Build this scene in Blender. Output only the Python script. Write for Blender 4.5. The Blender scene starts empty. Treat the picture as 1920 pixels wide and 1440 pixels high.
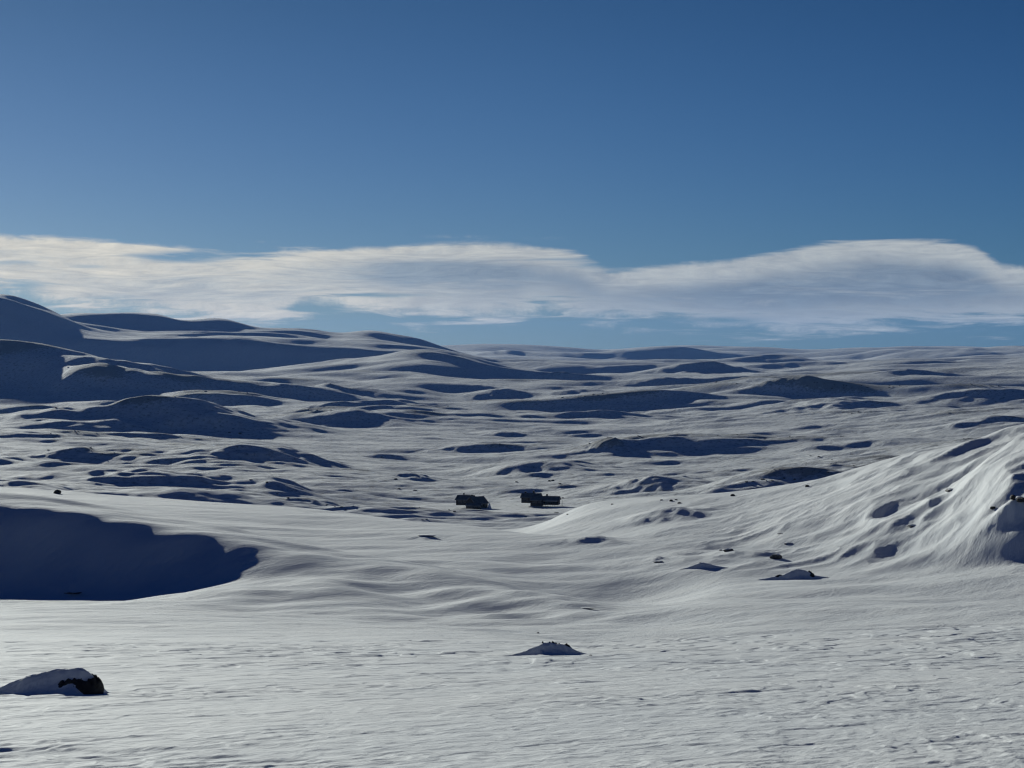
import bpy, math, random
import numpy as np

sc = bpy.context.scene
COL = sc.collection
R = math.radians

# ---------------------------------------------------------------- camera
FPX = 4160.0            # focal length in pixels of a 1920 wide frame
HOR = 655.0             # row of the level line
cam_d = bpy.data.cameras.new("camera")
cam = bpy.data.objects.new("camera", cam_d)
COL.objects.link(cam)
cam_d.sensor_width = 36.0
cam_d.lens = 36.0 * FPX / 1920.0
cam_d.clip_start = 0.3
cam_d.clip_end = 80000.0
cam_d.shift_y = -(720.0 - HOR) / 1920.0
cam.location = (0, 0, 0)
cam.rotation_euler = (R(90), 0, 0)
sc.camera = cam

# ---------------------------------------------------------------- light
SUN_AZ = R(-20)         # from the view axis, negative = to the left
SUN_EL = R(10)
SKY_STRENGTH = 0.10
SUN_STRENGTH = 3.5
sc.view_settings.view_transform = 'Standard'
sc.view_settings.look = 'None'
sc.view_settings.gamma = 1.0
sc.view_settings.use_curve_mapping = False
sc.view_settings.exposure = 0.6

sc.cycles.use_denoising = True
sc.cycles.denoising_prefilter = 'ACCURATE'
sc.cycles.filter_width = 1.25
sun_d = bpy.data.lights.new("sun", 'SUN')
sun_d.energy = SUN_STRENGTH
sun_d.angle = R(0.5)
sun_d.color = (0.93, 0.955, 0.875)
sun = bpy.data.objects.new("sun", sun_d)
COL.objects.link(sun)
sun.rotation_euler = (R(90) - SUN_EL, 0, -SUN_AZ + math.pi)
from mathutils import Vector
sdir = Vector((math.sin(SUN_AZ) * math.cos(SUN_EL), math.cos(SUN_AZ) * math.cos(SUN_EL), math.sin(SUN_EL)))
sun.rotation_euler = sdir.to_track_quat('Z', 'Y').to_euler()


class NT:
    """small helper to write node graphs"""
    def __init__(self, tree):
        self.t = tree

    def n(self, kind, **kw):
        nd = self.t.nodes.new(kind)
        for k, v in kw.items():
            setattr(nd, k, v)
        return nd

    def link(self, a, b):
        self.t.links.new(a, b)

    def put(self, sock, v):
        if isinstance(v, bpy.types.NodeSocket):
            self.t.links.new(v, sock)
        else:
            sock.default_value = v

    def m(self, op, a, b=None, c=None, clamp=False):
        nd = self.n('ShaderNodeMath', operation=op)
        nd.use_clamp = clamp
        self.put(nd.inputs[0], a)
        if b is not None: self.put(nd.inputs[1], b)
        if c is not None: self.put(nd.inputs[2], c)
        return nd.outputs[0]

    def ss(self, v, a, b):
        nd = self.n('ShaderNodeMapRange', interpolation_type='SMOOTHSTEP')
        self.put(nd.inputs['Value'], v)
        self.put(nd.inputs['From Min'], a)
        self.put(nd.inputs['From Max'], b)
        nd.inputs['To Min'].default_value = 0
        nd.inputs['To Max'].default_value = 1
        return nd.outputs[0]

    def vec(self, x, y, z=0.0):
        nd = self.n('ShaderNodeCombineXYZ')
        for s, v in zip(nd.inputs, (x, y, z)): self.put(s, v)
        return nd.outputs[0]

    def noise(self, v, scale, detail=4, rough=0.55, dist=0.0, lac=2.0):
        nd = self.n('ShaderNodeTexNoise')
        self.link(v, nd.inputs['Vector'])
        nd.inputs['Scale'].default_value = scale
        nd.inputs['Detail'].default_value = detail
        nd.inputs['Roughness'].default_value = rough
        nd.inputs['Distortion'].default_value = dist
        nd.inputs['Lacunarity'].default_value = lac
        return nd.outputs[0]

    def mix(self, f, a, b, blend='MIX'):
        nd = self.n('ShaderNodeMix', data_type='RGBA', blend_type=blend)
        self.put(nd.inputs[0], f)
        for s, v in ((nd.inputs[6], a), (nd.inputs[7], b)):
            if isinstance(v, tuple) and len(v) == 3: v = v + (1.0,)
            self.put(s, v)
        return nd.outputs[2]

    def curve(self, fac, pts):
        """pts in 0..1 x 0..1"""
        nd = self.n('ShaderNodeFloatCurve')
        cv = nd.mapping.curves[0]
        cv.points[0].location = pts[0]
        cv.points[-1].location = pts[-1]
        for p in pts[1:-1]:
            cv.points.new(*p)
        nd.mapping.update()
        self.link(fac, nd.inputs['Value'])
        return nd.outputs[0]

    def ramp(self, fac, stops):
        nd = self.n('ShaderNodeValToRGB')
        el = nd.color_ramp.elements
        el[0].position, el[0].color = stops[0][0], tuple(stops[0][1]) + (1,)
        el[1].position, el[1].color = stops[-1][0], tuple(stops[-1][1]) + (1,)
        for p, c in stops[1:-1]:
            e = el.new(p); e.color = tuple(c) + (1,)
        self.link(fac, nd.inputs[0])
        return nd.outputs[0]


# ---------------------------------------------------------------- world: sky + lenticular cloud band
w = bpy.data.worlds.new("World")
sc.world = w
w.use_nodes = True
W = NT(w.node_tree)
w.node_tree.nodes.clear()
tc = W.n('ShaderNodeTexCoord')
sep = W.n('ShaderNodeSeparateXYZ')
W.link(tc.outputs['Generated'], sep.inputs[0])
dx, dy, dz = sep.outputs
az = W.m('ARCTAN2', dx, dy)                     # radians, 0 ahead, + right
el = W.m('ARCSINE', dz)
A = W.m('MULTIPLY', az, FPX / 960.0)            # -1..1 over the view
E = W.m('MULTIPLY', el, FPX / 960.0)            # (row units / 960)
sky = W.n('ShaderNodeTexSky', sky_type='NISHITA')
sky.sun_disc = False
sky.sun_elevation = SUN_EL
sky.sun_rotation = SUN_AZ
sky.altitude = 1200
sky.air_density = 1.0
sky.dust_density = 0.3
sky.ozone_density = 2.0
# deep blue darkening fast with height; unseen overhead sky kept dark to deepen shadows
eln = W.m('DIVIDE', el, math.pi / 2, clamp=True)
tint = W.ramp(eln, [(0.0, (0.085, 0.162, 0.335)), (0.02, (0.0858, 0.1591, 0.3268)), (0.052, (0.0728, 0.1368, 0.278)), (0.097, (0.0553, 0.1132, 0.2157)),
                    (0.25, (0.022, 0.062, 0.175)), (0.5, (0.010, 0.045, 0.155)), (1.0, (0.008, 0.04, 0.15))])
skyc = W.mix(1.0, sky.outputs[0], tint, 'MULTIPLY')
skyc = W.mix(1.0, skyc, W.ramp(W.m('MULTIPLY_ADD', A, 0.5, 0.5, clamp=True), [(0, (1.17, 1.07, 1.04)), (0.5, (1, 1, 1)), (1, (0.68, 0.84, 0.91))]), 'MULTIPLY')

# cloud band outline, read in (azimuth, elevation)
def rows(pts):
    out = []
    for px, py in pts:
        a = math.atan((px - 960) / FPX) * FPX / 960
        e = (HOR - py) / 960.0
        out.append(((a + 2.0) / 4.0, e * 2.0))
    return out
An = W.m('MULTIPLY_ADD', A, 0.25, 0.5, clamp=True)
top = W.m('MULTIPLY', W.curve(An, rows([(-960, 470), (-400, 452), (0, 443), (180, 449), (330, 460), (400, 474), (470, 477), (560, 472),
     (700, 459), (900, 448), (1000, 455), (1075, 468), (1110, 482), (1150, 501), (1210, 498), (1350, 487), (1480, 466), (1600, 451),
     (1740, 451), (1820, 462), (1850, 477), (1882, 495), (1925, 501), (2100, 520), (2880, 560)])), 0.5)
bot = W.m('MULTIPLY', W.curve(An, rows([(-960, 560), (0, 552), (90, 570), (250, 592), (400, 606), (520, 606), (580, 578), (680, 578),
     (760, 600), (950, 600), (1010, 583), (1120, 600), (1250, 608), (1450, 622), (1600, 620), (1750, 616), (1920, 606), (2300, 600), (2880, 600)])), 0.5)
stv = W.vec(W.m('MULTIPLY', A, 1.0), W.m('MULTIPLY_ADD', A, 0.25, W.m('MULTIPLY', E, 11.0)), 3.7)
warp = W.noise(stv, 1.6, 3, 0.5)
stv2 = W.vec(W.m('MULTIPLY', A, 2.6), W.m('ADD', W.m('MULTIPLY', E, 26.0), W.m('MULTIPLY', warp, 2.2)), 2.9)
streak = W.noise(stv2, 1.7, 10, 0.64)
fine = W.noise(W.vec(W.m('MULTIPLY', A, 9.0), W.m('ADD', W.m('MULTIPLY', E, 80.0), W.m('MULTIPLY', warp, 9.0)), 8.1), 1.5, 9, 0.68)
s_c = W.m('SUBTRACT', streak, 0.5)
f_c = W.m('SUBTRACT', fine, 0.5)
jit = W.m('ADD', W.m('MULTIPLY', s_c, 0.05), W.m('MULTIPLY', f_c, 0.02))
jitb = W.m('ADD', W.m('MULTIPLY', s_c, 0.16), W.m('MULTIPLY', f_c, 0.05))
t_ = W.m('ADD', W.m('SUBTRACT', top, E), W.m('MULTIPLY', jit, 0.75))         # >0 below the top edge
b_ = W.m('ADD', W.m('SUBTRACT', E, bot), jitb)
mt = W.ss(t_, -0.002, 0.014)
mb = W.ss(b_, -0.012, 0.03)
mask = W.m('MULTIPLY', mt, mb)
# holes in the band
def blob(px, py, rx, ry, k):
    a0 = (px - 960) / 960.0; e0 = (HOR - py) / 960.0
    u = W.m('DIVIDE', W.m('SUBTRACT', A, a0), rx / 960.0)
    v = W.m('DIVIDE', W.m('SUBTRACT', E, e0), ry / 960.0)
    d = W.m('ADD', W.m('MULTIPLY', u, u), W.m('MULTIPLY', v, v))
    return W.m('MULTIPLY', W.m('EXPONENT', W.m('MULTIPLY', d, -1.0)), k)
hole = None
for h in [(345, 482, 85, 11, .95), (180, 503, 50, 6, .55), (40, 496, 60, 5, .45), (60, 538, 45, 7, .8), (725, 554, 110, 6, .6),
          (1130, 495, 60, 14, .7), (1040, 487, 60, 6, .35), (1350, 600, 110, 8, .75), (640, 583, 90, 8, .5)]:
    g = blob(*h)
    hole = g if hole is None else W.m('ADD', hole, g)
dens = W.m('ADD', 0.86, W.m('MULTIPLY', s_c, 0.9))
dens = W.m('ADD', dens, W.m('MULTIPLY', f_c, 0.35))
dens = W.m('SUBTRACT', dens, W.m('MULTIPLY', hole, W.m('ADD', 0.8, W.m('MULTIPLY', f_c, 2.0))))
dens = W.ss(dens, 0.12, 0.80)
mask = W.m('MULTIPLY', mask, dens, clamp=True)
# fine wisps above the main band
wis = None
for h in [(575, 466, 60, 4, .5), (860, 444, 60, 3, .35), (1030, 446, 40, 2.5, .4), (500, 455, 16, 2, .4), (1460, 622, 70, 3, .4), (520, 604, 60, 4, .4)]:
    g = blob(*h)
    wis = g if wis is None else W.m('ADD', wis, g)
mask = W.m('MAXIMUM', mask, W.m('MULTIPLY', wis, W.m('MULTIPLY', W.ss(fine, 0.46, 0.70), 0.7)))
# lit rim on top, grey body below it; warmer and brighter towards the sun
leftness = W.ss(A, 0.35, -0.55)
body = W.m('MULTIPLY', W.ss(t_, 0.02, 0.07), W.ss(b_, 0.0, 0.07))
grey = W.m('ADD', W.m('MULTIPLY', body, W.m('SUBTRACT', 1.0, W.m('MULTIPLY', leftness, 0.75))), W.m('MULTIPLY', W.m('SUBTRACT', 0.5, streak), 2.2), clamp=True)
for h in [(780, 508, 190, 26, .75), (360, 552, 180, 14, .45)]:
    grey = W.m('ADD', grey, blob(*h), clamp=True)
CLE = 1.0
lit_c = W.mix(leftness, (0.29, 0.31, 0.315), (0.46, 0.44, 0.385))
sh_c = W.mix(leftness, (0.135, 0.172, 0.215), (0.22, 0.26, 0.29))
cl = W.mix(grey, lit_c, sh_c)
cl = W.mix(1.0, cl, W.ramp(fine, [(0.3, (0.74, 0.77, 0.82)), (0.7, (1.16, 1.15, 1.12))]), 'MULTIPLY')
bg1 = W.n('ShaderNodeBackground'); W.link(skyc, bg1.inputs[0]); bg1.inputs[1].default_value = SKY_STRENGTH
bg2 = W.n('ShaderNodeBackground'); W.link(cl, bg2.inputs[0]); bg2.inputs[1].default_value = CLE
mx = W.n('ShaderNodeMixShader')
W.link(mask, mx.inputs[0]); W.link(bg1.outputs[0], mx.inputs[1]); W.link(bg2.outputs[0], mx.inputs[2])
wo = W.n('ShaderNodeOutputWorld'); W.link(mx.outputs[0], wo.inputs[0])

# ---------------------------------------------------------------- noise
def _hash(ix, iy, seed):
    h = (ix.astype(np.int64) * 374761393 + iy.astype(np.int64) * 668265263 + seed * 1442695041) & 0xffffffff
    h = ((h ^ (h >> 13)) * 1274126177) & 0xffffffff
    return (h ^ (h >> 16)) & 0xffffffff

_GA = np.linspace(0, 2 * np.pi, 256, endpoint=False)
_GX, _GY = np.cos(_GA), np.sin(_GA)

def perlin(x, y, seed=0):
    ix = np.floor(x); iy = np.floor(y)
    fx = x - ix; fy = y - iy
    ix = ix.astype(np.int64); iy = iy.astype(np.int64)
    ux = fx * fx * fx * (fx * (fx * 6 - 15) + 10)
    uy = fy * fy * fy * (fy * (fy * 6 - 15) + 10)
    def g(ox, oy):
        k = _hash(ix + ox, iy + oy, seed) & 255
        return _GX[k] * (fx - ox) + _GY[k] * (fy - oy)
    a = g(0, 0); b = g(1, 0); c = g(0, 1); d = g(1, 1)
    return 1.5 * ((a + (b - a) * ux) * (1 - uy) + (c + (d - c) * ux) * uy)

def sst(v, a, b):
    t = np.clip((v - a) / (b - a), 0, 1)
    return t * t * (3 - 2 * t)

# ---------------------------------------------------------------- terrain: contour lines through the valley
# each line: list of (column, distance ahead in m, row); z = (HOR-row)/FPX*distance
LINES = [
 [(0, 4, 2475)],
 [(0, 9, 1580)],
 [(0, 14, 1440)],
 [(0, 18.5, 1372)],
 [(0, 27, 1300)],
 [(0, 39, 1250)],
 [(0, 54, 1222), (1100, 54, 1220), (1920, 54, 1208)],
 [(0, 78, 1200), (600, 78, 1201), (1100, 78, 1200), (1300, 76, 1194), (1600, 74, 1182), (1920, 72, 1170), (3000, 72, 1150)],
 [(0, 110, 1176), (600, 110, 1184), (900, 110, 1192), (1100, 110, 1210), (1600, 110, 1215), (1920, 110, 1212)],
 [(0, 165, 1140), (300, 165, 1138), (600, 165, 1150), (900, 165, 1170), (1200, 165, 1180), (1500, 165, 1165), (1920, 165, 1163)],
 [(-1500, 200, 1118), (0, 200, 1122), (150, 204, 1118), (300, 203, 1104), (450, 203, 1081), (600, 201, 1092), (750, 204, 1116), (900, 196, 1142), (1050, 190, 1156), (1200, 196, 1156), (1350, 215, 1134), (1500, 245, 1116), (1700, 255, 1106), (1920, 255, 1102)],
 [(-1500, 222, 880), (0, 221, 940), (150, 222, 958), (300, 224, 984), (450, 227, 1012), (600, 228, 1043), (750, 223, 1072), (900, 214, 1103), (1050, 207, 1133), (1200, 220, 1143), (1350, 245, 1116), (1500, 285, 1090), (1600, 298, 1080), (1700, 300, 1070), (1920, 294, 1055)],
 [(-1500, 300, 890), (0, 300, 950), (150, 300, 973), (300, 300, 993), (600, 300, 1040), (900, 290, 1078), (1050, 290, 1106), (1200, 295, 1112), (1350, 302, 1084), (1500, 320, 1066), (1600, 318, 1056), (1700, 316, 1046), (1820, 308, 1015), (1920, 302, 985)],
 [(-1500, 480, 905), (0, 480, 922), (300, 480, 937), (600, 470, 955), (800, 430, 978), (1000, 392, 1000), (1130, 368, 1017), (1200, 352, 1030), (1370, 330, 1052), (1500, 338, 1036), (1600, 340, 1012), (1700, 338, 985), (1780, 346, 938), (1840, 354, 882), (1880, 360, 850), (1920, 364, 826), (2100, 368, 770), (3000, 368, 700)],
 [(-1500, 560, 950), (0, 560, 962), (600, 560, 985), (850, 500, 1006), (1000, 412, 1005), (1060, 405, 1005), (1130, 400, 1002), (1200, 388, 1002), (1370, 358, 1024), (1500, 370, 987), (1600, 374, 962), (1700, 372, 938), (1780, 378, 914), (1840, 390, 876), (1920, 398, 850), (3000, 398, 780)],
 [(-1500, 680, 930), (0, 680, 952), (600, 680, 985), (850, 560, 1003), (950, 440, 1006), (1000, 435, 1001), (1060, 440, 981), (1130, 458, 956), (1220, 460, 943), (1320, 460, 937), (1450, 458, 922), (1560, 452, 903), (1620, 448, 888), (1700, 436, 862), (1770, 432, 846), (1840, 430, 838), (1880, 430, 815), (1920, 430, 806), (3000, 430, 740)],
 [(-1500, 850, 915), (0, 850, 938), (600, 900, 965), (900, 900, 980), (1130, 760, 988), (1300, 720, 990), (1600, 720, 965), (1920, 720, 905)],
 [(0, 1150, 905), (600, 1150, 938), (850, 1150, 953), (1000, 1150, 950), (1100, 1150, 948), (1300, 1150, 938), (1600, 1150, 928), (1920, 1150, 880)],
 [(0, 1500, 868), (600, 1500, 890), (900, 1500, 908), (1300, 1500, 902), (1600, 1500, 880), (1920, 1500, 850)],
 [(0, 2100, 820), (600, 2100, 845), (900, 2100, 860), (1300, 2100, 850), (1600, 2100, 835), (1920, 2100, 803)],
 [(0, 3000, 778), (600, 3000, 792), (1000, 3000, 795), (1500, 3000, 778), (1920, 3000, 752)],
 [(0, 3950, 752), (60, 3940, 752), (130, 3700, 752), (450, 3800, 750), (600, 3950, 748), (700, 3950, 746), (1000, 3950, 745), (1500, 3950, 730), (1920, 3950, 715)],
 [(-1500, 4250, 640), (0, 4250, 647), (60, 4250, 650), (160, 4250, 668), (300, 4250, 692), (450, 4250, 714), (600, 4250, 726), (1000, 4250, 732), (1500, 4250, 715), (1920, 4250, 698)],
 [(0, 4900, 700), (200, 4900, 706), (450, 4900, 714), (700, 4900, 708), (1000, 4900, 722), (1500, 4900, 706), (1920, 4900, 692)],
 [(0, 5600, 700), (200, 5600, 702), (380, 5600, 700), (550, 5600, 690), (700, 5600, 676), (760, 5600, 664), (800, 5600, 658), (860, 5600, 664), (950, 5600, 684), (1070, 5600, 706), (1200, 5600, 702), (1500, 5600, 694), (1920, 5600, 682)],
 [(-1500, 6400, 700), (0, 6400, 705), (400, 6400, 708), (600, 6400, 702), (850, 6400, 690), (1070, 6400, 712), (1500, 6400, 700), (1920, 6400, 684)],
 [(-1500, 6650, 615), (0, 6650, 620), (150, 6620, 640), (220, 6600, 646), (400, 6600, 645), (560, 6620, 652), (700, 6640, 652), (850, 6650, 668), (950, 6650, 684), (1500, 6650, 688), (1920, 6650, 678)],
 [(-1500, 6900, 540), (0, 6900, 553), (60, 6900, 568), (110, 6920, 590), (140, 6950, 606), (200, 6980, 624), (260, 7000, 634), (330, 7000, 633), (450, 7000, 635), (600, 7000, 640), (700, 7000, 642), (850, 6900, 662), (950, 6850, 681), (1500, 6850, 684), (1920, 6850, 675)],
 [(-1500, 7350, 560), (0, 7350, 575), (110, 7350, 594), (140, 7350, 602), (200, 7350, 612), (260, 7350, 621), (330, 7350, 624), (450, 7350, 622), (560, 7350, 631), (640, 7350, 638), (690, 7350, 639), (760, 7350, 648), (850, 7350, 664), (950, 7350, 682), (1500, 7350, 684), (1920, 7350, 674)],
 [(-1500, 7650, 580), (0, 7650, 590), (90, 7650, 592), (140, 7650, 592), (200, 7650, 597), (290, 7650, 596), (345, 7650, 606), (400, 7650, 603), (480, 7650, 615), (560, 7650, 617), (640, 7650, 622), (690, 7650, 616), (760, 7650, 632), (850, 7650, 656), (920, 7650, 672), (1000, 7650, 682), (1200, 7650, 682), (1500, 7650, 680), (1920, 7650, 672)],
 [(0, 9300, 690), (1000, 9300, 694), (1500, 9300, 688), (1920, 9300, 676)],
 [(0, 11500, 680), (1000, 11500, 683), (1400, 11500, 684), (1700, 11500, 672), (1920, 11500, 662)],
 [(0, 15500, 660), (850, 15500, 656), (1000, 15500, 652), (1100, 15500, 654), (1200, 15500, 651), (1300, 15500, 649), (1420, 15500, 652), (1520, 15500, 656), (1650, 15500, 656), (1800, 15500, 654), (1920, 15500, 653)],
 [(0, 20000, 670)],
 [(0, 32000, 668)],
]
# columns
px_d = np.arange(-190, 2111, 1.75)
th = list(np.arctan((px_d - 960) / FPX))
step = th[-1] - th[-2]
right = []
a = th[-1]; s = step
while a < math.pi - 1e-3:
    s = min(s * 1.12, R(5)); a += s; right.append(min(a, math.pi))
left = []
a = th[0]; s = step
while a > -math.pi + 1e-3:
    s = min(s * 1.07, R(3)); a -= s; left.append(max(a, -math.pi))
TH = np.array(left[::-1] + th + right)
RR = np.exp(np.concatenate([np.linspace(math.log(1.5), math.log(13), 90, endpoint=False),
                            np.linspace(math.log(13), math.log(80), 830, endpoint=False),
                            np.linspace(math.log(80), math.log(650), 520, endpoint=False),
                            np.linspace(math.log(650), math.log(3600), 820, endpoint=False),
                            np.linspace(math.log(3600), math.log(9000), 250, endpoint=False),
                            np.linspace(math.log(9000), math.log(32000), 190)]))
NC, NR = len(TH), len(RR)
thc = np.clip(TH, R(-30), R(30))
PXC = 960 + FPX * np.tan(thc)
CS = np.cos(thc)

def pchip(t, z, q):
    h = np.diff(t); d = np.diff(z) / h
    m = np.zeros_like(z)
    w1 = 2 * h[1:] + h[:-1]; w2 = h[1:] + 2 * h[:-1]
    ok = d[:-1] * d[1:] > 0
    with np.errstate(divide='ignore', invalid='ignore'):
        hm = (w1 + w2) / (w1 / d[:-1] + w2 / d[1:])
    m[1:-1] = np.where(ok, hm, 0)
    m[0] = d[0]; m[-1] = d[-1]
    i = np.clip(np.searchsorted(t, q) - 1, 0, len(t) - 2)
    s = np.clip((q - t[i]) / h[i], 0, 1)
    h00 = 2 * s**3 - 3 * s**2 + 1; h10 = s**3 - 2 * s**2 + s
    h01 = -2 * s**3 + 3 * s**2; h11 = s**3 - s**2
    return h00 * z[i] + h10 * h[i] * m[i] + h01 * z[i + 1] + h11 * h[i] * m[i + 1]

def smooth_cols(arr, px, sig):
    """gaussian smoothing on a fine regular column axis"""
    xs = np.arange(-2600, 4600, 4.0)
    v = np.interp(xs, px, arr) if len(px) < 3 else np.where((xs < px[0]) | (xs > px[-1]), np.interp(xs, px, arr), pchip(px, arr, xs))
    n = int(3 * sig / 4) + 1
    k = np.exp(-0.5 * (np.arange(-n, n + 1) * 4.0 / sig) ** 2); k /= k.sum()
    vp = np.concatenate([np.full(n, v[0]), v, np.full(n, v[-1])])
    return xs, np.convolve(vp, k, 'valid')

KY, KZ = [], []
for L in LINES:
    p = np.array([q[0] for q in L], float)
    yy = np.array([q[1] for q in L], float)
    rr = np.array([q[2] for q in L], float)
    sig = 12.0 if yy.mean() > 4000 else 34.0
    xs, ys = smooth_cols(yy, p, sig)
    xs, rs = smooth_cols(rr, p, sig)
    Yc = np.interp(PXC, xs, ys)
    Rc = np.interp(PXC, xs, rs)
    KY.append(Yc); KZ.append((HOR - Rc) / FPX * Yc)
KY = np.array(KY); KZ = np.array(KZ)

Z = np.zeros((NR, NC))
for j in range(NC):
    Z[:, j] = pchip(KY[:, j], KZ[:, j], RR * CS[j])
def blur_cols(A_, n):
    c = np.cumsum(np.pad(A_, [(0, 0), (n + 1, n)], mode='edge'), axis=1)
    return (c[:, 2 * n + 1:] - c[:, :-(2 * n + 1)]) / (2 * n + 1)
Zs = Z
for _ in range(3): Zs = blur_cols(Zs, 9)
Zt = Z
for _ in range(2): Zt = blur_cols(Zt, 2)
wz = (sst(RR, 60, 120) * (1 - sst(RR, 3200, 3900)))[:, None]
Z = Zs * wz + Zt * (1 - wz)
# behind the camera both edge profiles merge
bl = sst(np.abs(TH), R(40), R(170))[None, :]
avg = 0.5 * (Z[:, :1] + Z[:, -1:])
Z = Z * (1 - bl) + avg * bl
X = RR[:, None] * np.sin(TH)[None, :]
Y = RR[:, None] * np.cos(TH)[None, :]
RG = np.broadcast_to(RR[:, None], X.shape)
dth = np.gradient(TH)
SP = np.maximum(RG * np.abs(dth)[None, :], RG * np.gradient(np.log(RR))[:, None])

def octave(lam, seed, aniso=1.0, rot=0.0, oy=0.0, wx=None, wy=None):
    c, s = math.cos(rot), math.sin(rot)
    xx = X if wx is None else X + wx
    yy = Y if wy is None else Y + wy
    u = (xx * c + yy * s) / (lam * aniso)
    v = (-xx * s + yy * c) / lam
    f = sst(lam / SP, 2.0, 5.0)
    return perlin(u + 13.7 * seed, v - 7.3 * seed + oy, seed) * f

def band(a, b, c, d):
    """0..1..0 over the distance, in log space"""
    l = np.log(RG)
    return sst(l, math.log(a), math.log(b)) * (1 - sst(l, math.log(c), math.log(d)))

# --- hillocks read from the picture: column, foot row, half width (px), height (px), distance
def ground_row_to_Y(px, row, rmin=6):
    j = int(np.argmin(np.abs(PXC - px) + (np.abs(TH) > R(30)) * 1e9))
    prow = HOR - FPX * Z[:, j] / (RR * CS[j])
    ok = np.where((prow <= row) & (RR > rmin))[0]
    i = ok[0] if len(ok) else NR - 1
    return RR[i] * CS[j]

HILLOCKS = [
 # px, foot row, half width, height, depth/width ratio, asymmetry(right steep >0)
 (490, 876, 150, 24, 1.1, .5), (360, 815, 190, 22, .8, .1), (230, 915, 150, 20, 1.3, .2), (480, 930, 190, 24, 1.2, .3),
 (40, 925, 110, 14, 1.5, .2), (330, 952, 220, 18, 1.4, .3), (560, 950, 90, 14, 1.5, .4), (130, 862, 80, 12, 1.2, .3),
 (560, 752, 130, 18, .8, .3), (720, 772, 110, 20, .8, .5), (640, 795, 130, 15, .8, .4), (300, 785, 200, 26, .7, .1), (90, 795, 150, 14, .8, .3),
 (160, 745, 150, 20, .6, .1), (420, 760, 160, 14, .6, .3),
 (1030, 895, 140, 26, 1.3, .3), (780, 905, 40, 10, 1.4, .3), (1225, 930, 100, 26, 1.0, .2), (1290, 850, 170, 18, .9, .2),
 (1150, 852, 40, 12, 1.0, .3), (1480, 930, 240, 38, .9, .2), (1600, 895, 120, 22, 1.0, .5), (1640, 838, 160, 18, .8, .3),
 (1500, 740, 80, 18, .7, .3), (1585, 768, 100, 20, .7, .4), (1340, 702, 90, 14, .5, .4), (1250, 722, 90, 10, .6, .4), (1260, 755, 120, 12, .6, .4),
 (1700, 712, 110, 12, .5, .1), (1790, 702, 140, 7, .5, .2), (1430, 720, 60, 9, .6, .3), (1060, 712, 60, 8, .5, .3),
 (940, 738, 60, 11, .7, .3), (1090, 738, 80, 9, .7, .3), (830, 770, 80, 8, .8, .3), (1110, 815, 60, 7, 1.0, .3),
 (890, 848, 90, 11, 1.2, .2), (730, 853, 80, 8, 1.3, .3), (960, 818, 60, 8, 1.2, .2), (1030, 840, 70, 6, 1.2, .3),
 (1160, 783, 90, 8, 1.2, .3), (1340, 793, 90, 8, 1.2, .3), (1720, 775, 120, 14, .8, .4), (1850, 748, 120, 14, .8, .4),
 (1880, 803, 120, 18, .8, .3), (1570, 803, 90, 8, .9, .3), (640, 873, 90, 7, 1.3, .3),
 (1270, 676, 170, 16, .5, .2), (1440, 682, 120, 12, .5, .3), (1640, 672, 120, 11, .5, .2), (1130, 672, 130, 10, .5, .3), (950, 670, 70, 8, .5, .3),
 (1830, 668, 120, 10, .5, .2), (1540, 690, 130, 9, .5, .3), (1320, 690, 110, 8, .5, .2), (1750, 684, 110, 10, .5, .3), (1180, 688, 90, 7, .5, .3), (1400, 662, 130, 6, .5, .2),
 # drifts and mounds nearer the eye
 (1235, 1056, 16, 5, 1.6, .2), (1120, 1022, 60, 9, 1.6, .4), (800, 1010, 24, 5, 2.0, .2),
 (125, 1116, 22, 7, 2.5, .2), (1908, 980, 50, 30, .8, .0), (1265, 975, 90, 16, 1.2, .2),
 (1090, 1140, 26, 4, 2.2, .3), (1420, 1052, 70, 5, 2.5, .3),
]
for k, (px, row, hw, hh, dr, asym) in enumerate(HILLOCKS):
    y0 = ground_row_to_Y(px, row, 800 if row < 953 else 6)
    if px < 640 and row > 740 and y0 > 700: hh *= 1.35
    wm = hw / FPX * y0
    hm_ = hh / FPX * y0 * 1.15
    if y0 > 700:
        dpt = max(min(wm * 0.9, hm_ * 4.0), hm_ * 2.2)
    else:
        dpt = wm * dr * 0.6
    cx = (px - 960) / FPX * y0
    cy = y0 + dpt * 0.9
    sel = (np.abs(X - cx) < wm * 5) & (np.abs(Y - cy) < dpt * 5) & (Y > 0)
    if not sel.any(): continue
    xx = X[sel]; yy = Y[sel]
    wm *= 1.0
    wob = perlin(xx / (wm * 0.8) + k, yy / (wm * 0.8), 50 + k) * 0.42 + perlin(xx / (wm * 0.27) + k, yy / (wm * 0.27), 90 + k) * 0.16
    u = (xx - cx) / wm
    u = np.where(u > 0, u * (1 + asym), u * (1 - 0.35 * asym)) + wob * 0.5
    v = (yy - cy) / dpt
    v = np.where(v < 0, v * 1.15, v * 0.55) + wob
    d2 = u * u + v * v
    prof = np.exp(-1.0 * d2 ** 0.85)
    prof *= 1 - sst(d2, 6.0, 9.0)
    Z[sel] += hm_ * prof

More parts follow.
